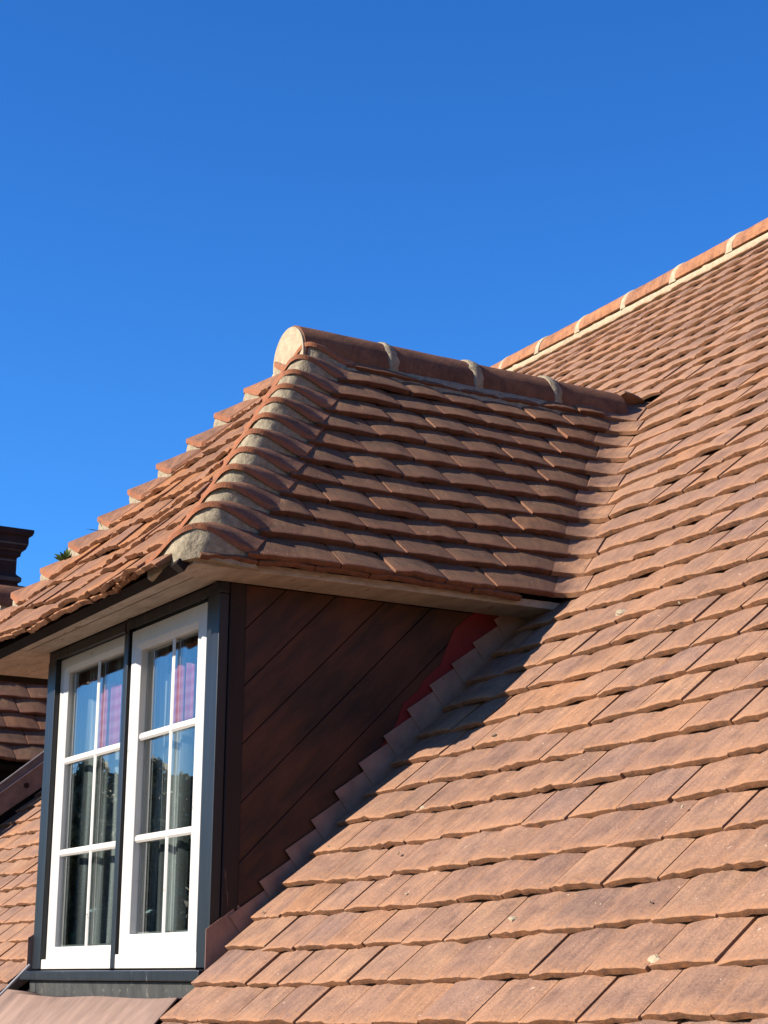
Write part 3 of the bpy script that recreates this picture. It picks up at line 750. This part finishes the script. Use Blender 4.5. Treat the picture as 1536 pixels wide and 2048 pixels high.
# its ridge
nX, nZ = -4.50, 1.80
for i in range(4):
    y0_ = .80+i*.35; half_round('ridge_tile', (nX, y0_, nZ), (nX, y0_+.325, nZ), (1, 0, 0), .112, .016, T_RIDGED, nroof, random.random(), -98, 98)
mb = MB(); ring = [Vector((nX+math.sin(R(a))*.100, .812, nZ+math.cos(R(a))*.100)) for a in range(-100, 101, 8)]; mb.prism(ring+[Vector((nX+.12, .79, nZ-.1)), Vector((nX-.12, .79, nZ-.1))], (0, .04, 0)); mb.build('end_mortar', M_MORTAR, nroof)

# ------------------------------------------------------------------ curtains and blind inside
def drape(x0, x1, y, z0, z1, name, mat, amp, freq, thick=.002):
    n = 90; rows = [[], []]
    mb = MB(); rows = []
    for zi in range(8):
        z = z0+(z1-z0)*zi/7; row = []
        for i in range(n+1):
            x = x0+(x1-x0)*i/n; row.append(Vector((x, y+amp*math.sin(x*freq+.3*math.sin(z*4))+amp*.4*math.sin(x*freq*2.3+1), z)))
        rows.append(row)
    mb.grid(rows, thick=Vector((0, thick, 0))); return mb.build(name, mat, None, sm=70)
def netmat():
    m, t, p = newmat('grey_net_curtain'); tc = N(t, 'ShaderNodeTexCoord'); mp = N(t, 'ShaderNodeMapping'); mp.inputs['Scale'].default_value = (16, .1, .35); t.links.new(tc.outputs['Object'], mp.inputs[0])
    n = noise(t, mp.outputs[0], 1, 3, .5); t.links.new(ramp(t, n, [(.40, (.02, .022, .024)), (.52, (.12, .125, .13)), (.60, (.44, .45, .44)), (.67, (.12, .125, .13))]), p.inputs['Base Color']); p.inputs['Roughness'].default_value = .9; return m
M_NET = netmat()
M_CURT = simple('pale_curtain', (.42, .44, .44), .9, 60, .15, .1, .001, .1)
c1 = drape(-1.290, -.66, .085, .02, .95, 'net_curtain', M_NET, .009, 62); tag(c1, 'dim grey net curtain hanging behind the far window', 'curtain', 'curtains behind the panes')
c2 = drape(-.655, -.02, .080, .02, .95, 'net_curtain', M_NET, .009, 55); tag(c2, 'dim grey net curtain hanging behind the near window', 'curtain', 'curtains behind the panes')
def pinkmat():
    m, t, p = newmat('pink_check_cloth'); tc = N(t, 'ShaderNodeTexCoord')
    wv = N(t, 'ShaderNodeTexWave', wave_type='BANDS', bands_direction='Z'); wv.inputs['Scale'].default_value = 9; wv.inputs['Distortion'].default_value = .3; t.links.new(tc.outputs['Object'], wv.inputs[0])
    wx_ = N(t, 'ShaderNodeTexWave', wave_type='BANDS', bands_direction='X'); wx_.inputs['Scale'].default_value = 7; t.links.new(tc.outputs['Object'], wx_.inputs[0])
    c = mix(t, ramp(t, wv.outputs[0], [(.3, 0.), (.7, 1.)]), (.42, .050, .11), (.48, .13, .19)); c = mix(t, 1., c, ramp(t, wx_.outputs[0], [(.2, .8), (.8, 1.1)]), 'MULTIPLY')
    t.links.new(c, p.inputs['Base Color']); p.inputs['Roughness'].default_value = .9; return m
M_PINK = pinkmat()

for (x0, x1, z0, z1, y, lb) in ((-1.01, -.83, .655, .838, .062, 'pink checked cloth glimpsed high inside the far window'), (-.43, -.275, .665, .820, .058, 'pink checked cloth glimpsed high inside the near window')):
    mb = MB(); rows = [[Vector((x0+(x1-x0)*i/14, y+.003*math.sin(i*1.3), z1-(z1-z0)*j/8+(.012*math.sin(i*.22+.4) if j == 0 else 0))) for i in range(15)] for j in range(9)]
    mb.grid(rows, thick=Vector((0, .0015, 0))); o = mb.build('pink_cloth', M_PINK, None, sm=60); tag(o, lb, 'cloth', 'pink cloths inside the window')
# ------------------------------------------------------------------ chimney
def brickmat():
    m, t, p = newmat('sooty_brick'); tc = N(t, 'ShaderNodeTexCoord'); mp = N(t, 'ShaderNodeMapping'); mp.inputs['Rotation'].default_value = (R(90), 0, R(90)); t.links.new(tc.outputs['Object'], mp.inputs[0])
    b = N(t, 'ShaderNodeTexBrick'); b.inputs['Scale'].default_value = 1; b.inputs['Brick Width'].default_value = .22; b.inputs['Row Height'].default_value = .072; b.inputs['Mortar Size'].default_value = .006
    b.inputs['Color1'].default_value = (.040, .014, .010, 1); b.inputs['Color2'].default_value = (.022, .011, .009, 1); b.inputs['Mortar'].default_value = (.09, .075, .06, 1); t.links.new(mp.outputs[0], b.inputs[0])
    n = noise(t, tc.outputs['Object'], 9, 5, .6); c = mix(t, 1., b.outputs[0], ramp(t, n, [(.35, .45), (.7, 1.1)]), 'MULTIPLY'); t.links.new(c, p.inputs['Base Color']); p.inputs['Roughness'].default_value = .95
    bump(t, p, n, .6, .01); return m
M_SOOT = brickmat()
def ray(px, py):
    return (FW+RT*((px-768)/3626.55)-UP*((py-1024)/3626.55))
DC = 12.5
def cpt(px, py): return CAM+ray(px, py)*DC
e0 = cpt(33, 1130)
prof = [(1460, 27), (1240, 33), (1225, 33), (1212, 32), (1190, 30), (1181, 31), (1176, 38), (1170, 36), (1166, 41), (1158, 41), (1152, 35), (1149, 33), (1116, 33), (1112, 38), (1108, 38), (1104, 39), (1098, 45), (1088, 48), (1078, 48), (1073, 48), (1070, 53), (1064, 55), (1058, 55)]
chx, chy = e0.x-.45, e0.y-.45
mb = MB(); rows = []; pxm = DC/3626.55
zs = [(cpt(33, y).z, .45+(x-33)*pxm*1.12) for y, x in prof]
zs[0] = (-5.2, zs[0][1])
for z, h in zs: rows.append([Vector((chx+sx*h, chy+sy*h, z)) for sx, sy in ((1, -1), (1, 1), (-1, 1), (-1, -1), (1, -1))])
mb.grid(rows); h = zs[-1][1]; z = zs[-1][0]
mb.add([(chx-h, chy-h, z), (chx+h, chy-h, z), (chx+h, chy+h, z), (chx-h, chy+h, z), (chx, chy, z+.05)], [(0, 1, 4), (1, 2, 4), (2, 3, 4), (3, 0, 4)])
ch = mb.build('chimney_stack', M_SOOT, None); tag(ch, 'dark sooty brick chimney with corbelled top beyond the dormer roof', 'chimney')

# ------------------------------------------------------------------ small things on the roof
def crumb(X, k, sx, sy, sz, seed):
    rr = random.Random(seed); bm = bmesh.new(); bmesh.ops.create_icosphere(bm, subdivisions=2, radius=1)
    for v in bm.verts: v.co = Vector((v.co.x*sx, v.co.y*sy, v.co.z*sz))*(1+rr.uniform(-.5, .45))
    me = bpy.data.meshes.new('mortar_crumb'); bm.to_mesh(me); bm.free(); smooth(me, 50)
    o = link('mortar_crumb', me, M_MORTAR); o.location = rp(X, k, 0.0185); o.rotation_euler = (A, 0, rr.uniform(0, 6)); return o
o = crumb(.64, 12.28, .015, .011, .0045, 1); o.name = 'mortar_lump'; tag(o, 'largest splash of pale mortar on a tile right of the dormer eave', 'mortar')
sp = [(.50, 6.05, .007), (.10, 3.12, .004), (1.88, 1.15, .008), (1.33, 2.35, .006), (.55, 8.22, .007), (.92, 11.9, .004), (.58, 4.6, .004), (1.62, 4.7, .004), (1.75, 2.4, .004), (.8, 3.3, .003), (.14, 5.15, .004)]
for i, (X, k, s_) in enumerate(sp):
    o = crumb(X, k, s_*1.3, s_, s_*.4, 20+i); tag(o, 'tiny pale mortar crumb dropped on the sunlit tiles', 'mortar', 'mortar crumbs on the tiles')
M_LEAF = simple('green_leaf', (.07, .13, .025), .6, 20, .3, .1, .001, .3)
def tuft(loc, n, r_, label, stems=False):
    mb = MB(); rr = random.Random(n)
    for i in range(n):
        d = Vector((rr.gauss(0, .6), rr.gauss(0, .6), abs(rr.gauss(.6, .4)))).normalized(); L = r_*rr.uniform(.5, 1.1); s_ = d.orthogonal().normalized()*L*(.16 if not stems else .03); m_ = d*L*.55
        mb.add([Vector((0, 0, 0)), m_+s_, d*L, m_-s_], [(0, 1, 2, 3)])
    o = mb.build('leafy_sprig', M_LEAF, None); o.location = loc; tag(o, label, 'plant'); return o
def onX_(px, py, X):
    d = ray(px, py); return CAM+d*((X-CAM.x)/d.x)
tuft(onX_(133, 1121, -1.52), 46, .050, 'small green leafy sprig growing behind the far hip tiles')
tuft(onX_(205, 1062, -1.40), 7, .06, 'few thin dark stalks sticking up from the far hip tiles', True)

# ------------------------------------------------------------------ the ground and the trees across the garden (seen in the glass)
mb = MB(); mb.add([(-1500, -1500, -6.4), (1500, -1500, -6.4), (1500, 1500, -6.4), (-1500, 1500, -6.4)], [(0, 1, 2, 3)])
M_GRASS = simple('gravel_drive', (.22, .18, .13), .9, .4, .35, .2, .02, .1)
g = mb.build('ground', M_GRASS, None); tag(g, kind='structure')
M_BARK = simple('bark', (.08, .06, .045), .9, 6, .3, .6, .02, .1)
M_TREE = simple('tree_leaves', (.085, .11, .04), .6, 1.5, .5, .1, .01, .3)
def tree(x, y, h, cr, seed, label):
    rr = np.random.default_rng(seed); root = empty('broadleaf_tree', (x, y, -6.4)); tag(root, label, 'tree')
    mb = MB(); tube(mb, [(0, 0, 0), (.1, .1, h*.3), (0, .2, h*.6), (.1, .1, h*.85)], .28, 8)
    for i in range(9):
        a = rr.random()*6.28; z = h*(.35+.05*i); mb2 = [(0, .1, z), (math.cos(a)*cr*.4, math.sin(a)*cr*.4, z+cr*.25), (math.cos(a)*cr*.75, math.sin(a)*cr*.75, z+cr*.45)]; tube(mb, mb2, .09, 6)
    tk = mb.build('trunk', M_BARK, None, sm=60); tk.parent = root
    nb = 150; cl = []
    for i in range(nb):
        d = rr.normal(0, 1, 3); d /= np.linalg.norm(d); q_ = rr.random()**.4; cl.append((d*[cr*.82*q_, cr*.82*q_, h*.34*q_]+[0, 0, h*.62], cr*rr.uniform(.09, .21)))
    nl = 42000; C_ = np.array([c for c, _ in cl]); Rr = np.array([r_ for _, r_ in cl]); id_ = rr.integers(0, nb, nl)
    d = rr.normal(0, 1, (nl, 3)); d /= np.linalg.norm(d, axis=1)[:, None]; P = C_[id_]+d*(Rr[id_]*rr.random(nl)**.35)[:, None]
    a = rr.normal(0, 1, (nl, 3)); a /= np.linalg.norm(a, axis=1)[:, None]; b = np.cross(a, d); b /= np.linalg.norm(b, axis=1)[:, None]+1e-9; s_ = rr.uniform(.09, .19, nl)[:, None]
    V = np.stack([P-a*s_, P+b*s_*.6, P+a*s_, P-b*s_*.6], 1).reshape(-1, 3)
    me = bpy.data.meshes.new('crown'); me.from_pydata(V.tolist(), [], (np.arange(nl*4).reshape(-1, 4)).tolist()); me.update()
    o = link('crown', me, M_TREE); o.parent = root
    return root
tree(-47.5, -17.5, 13.0, 4.2, 3, 'broad leafy tree across the garden, mirrored in the window glass')
tree(-42, -12, 8.4, 3.6, 4, 'lower rounded tree nearer the house, beside the taller one')
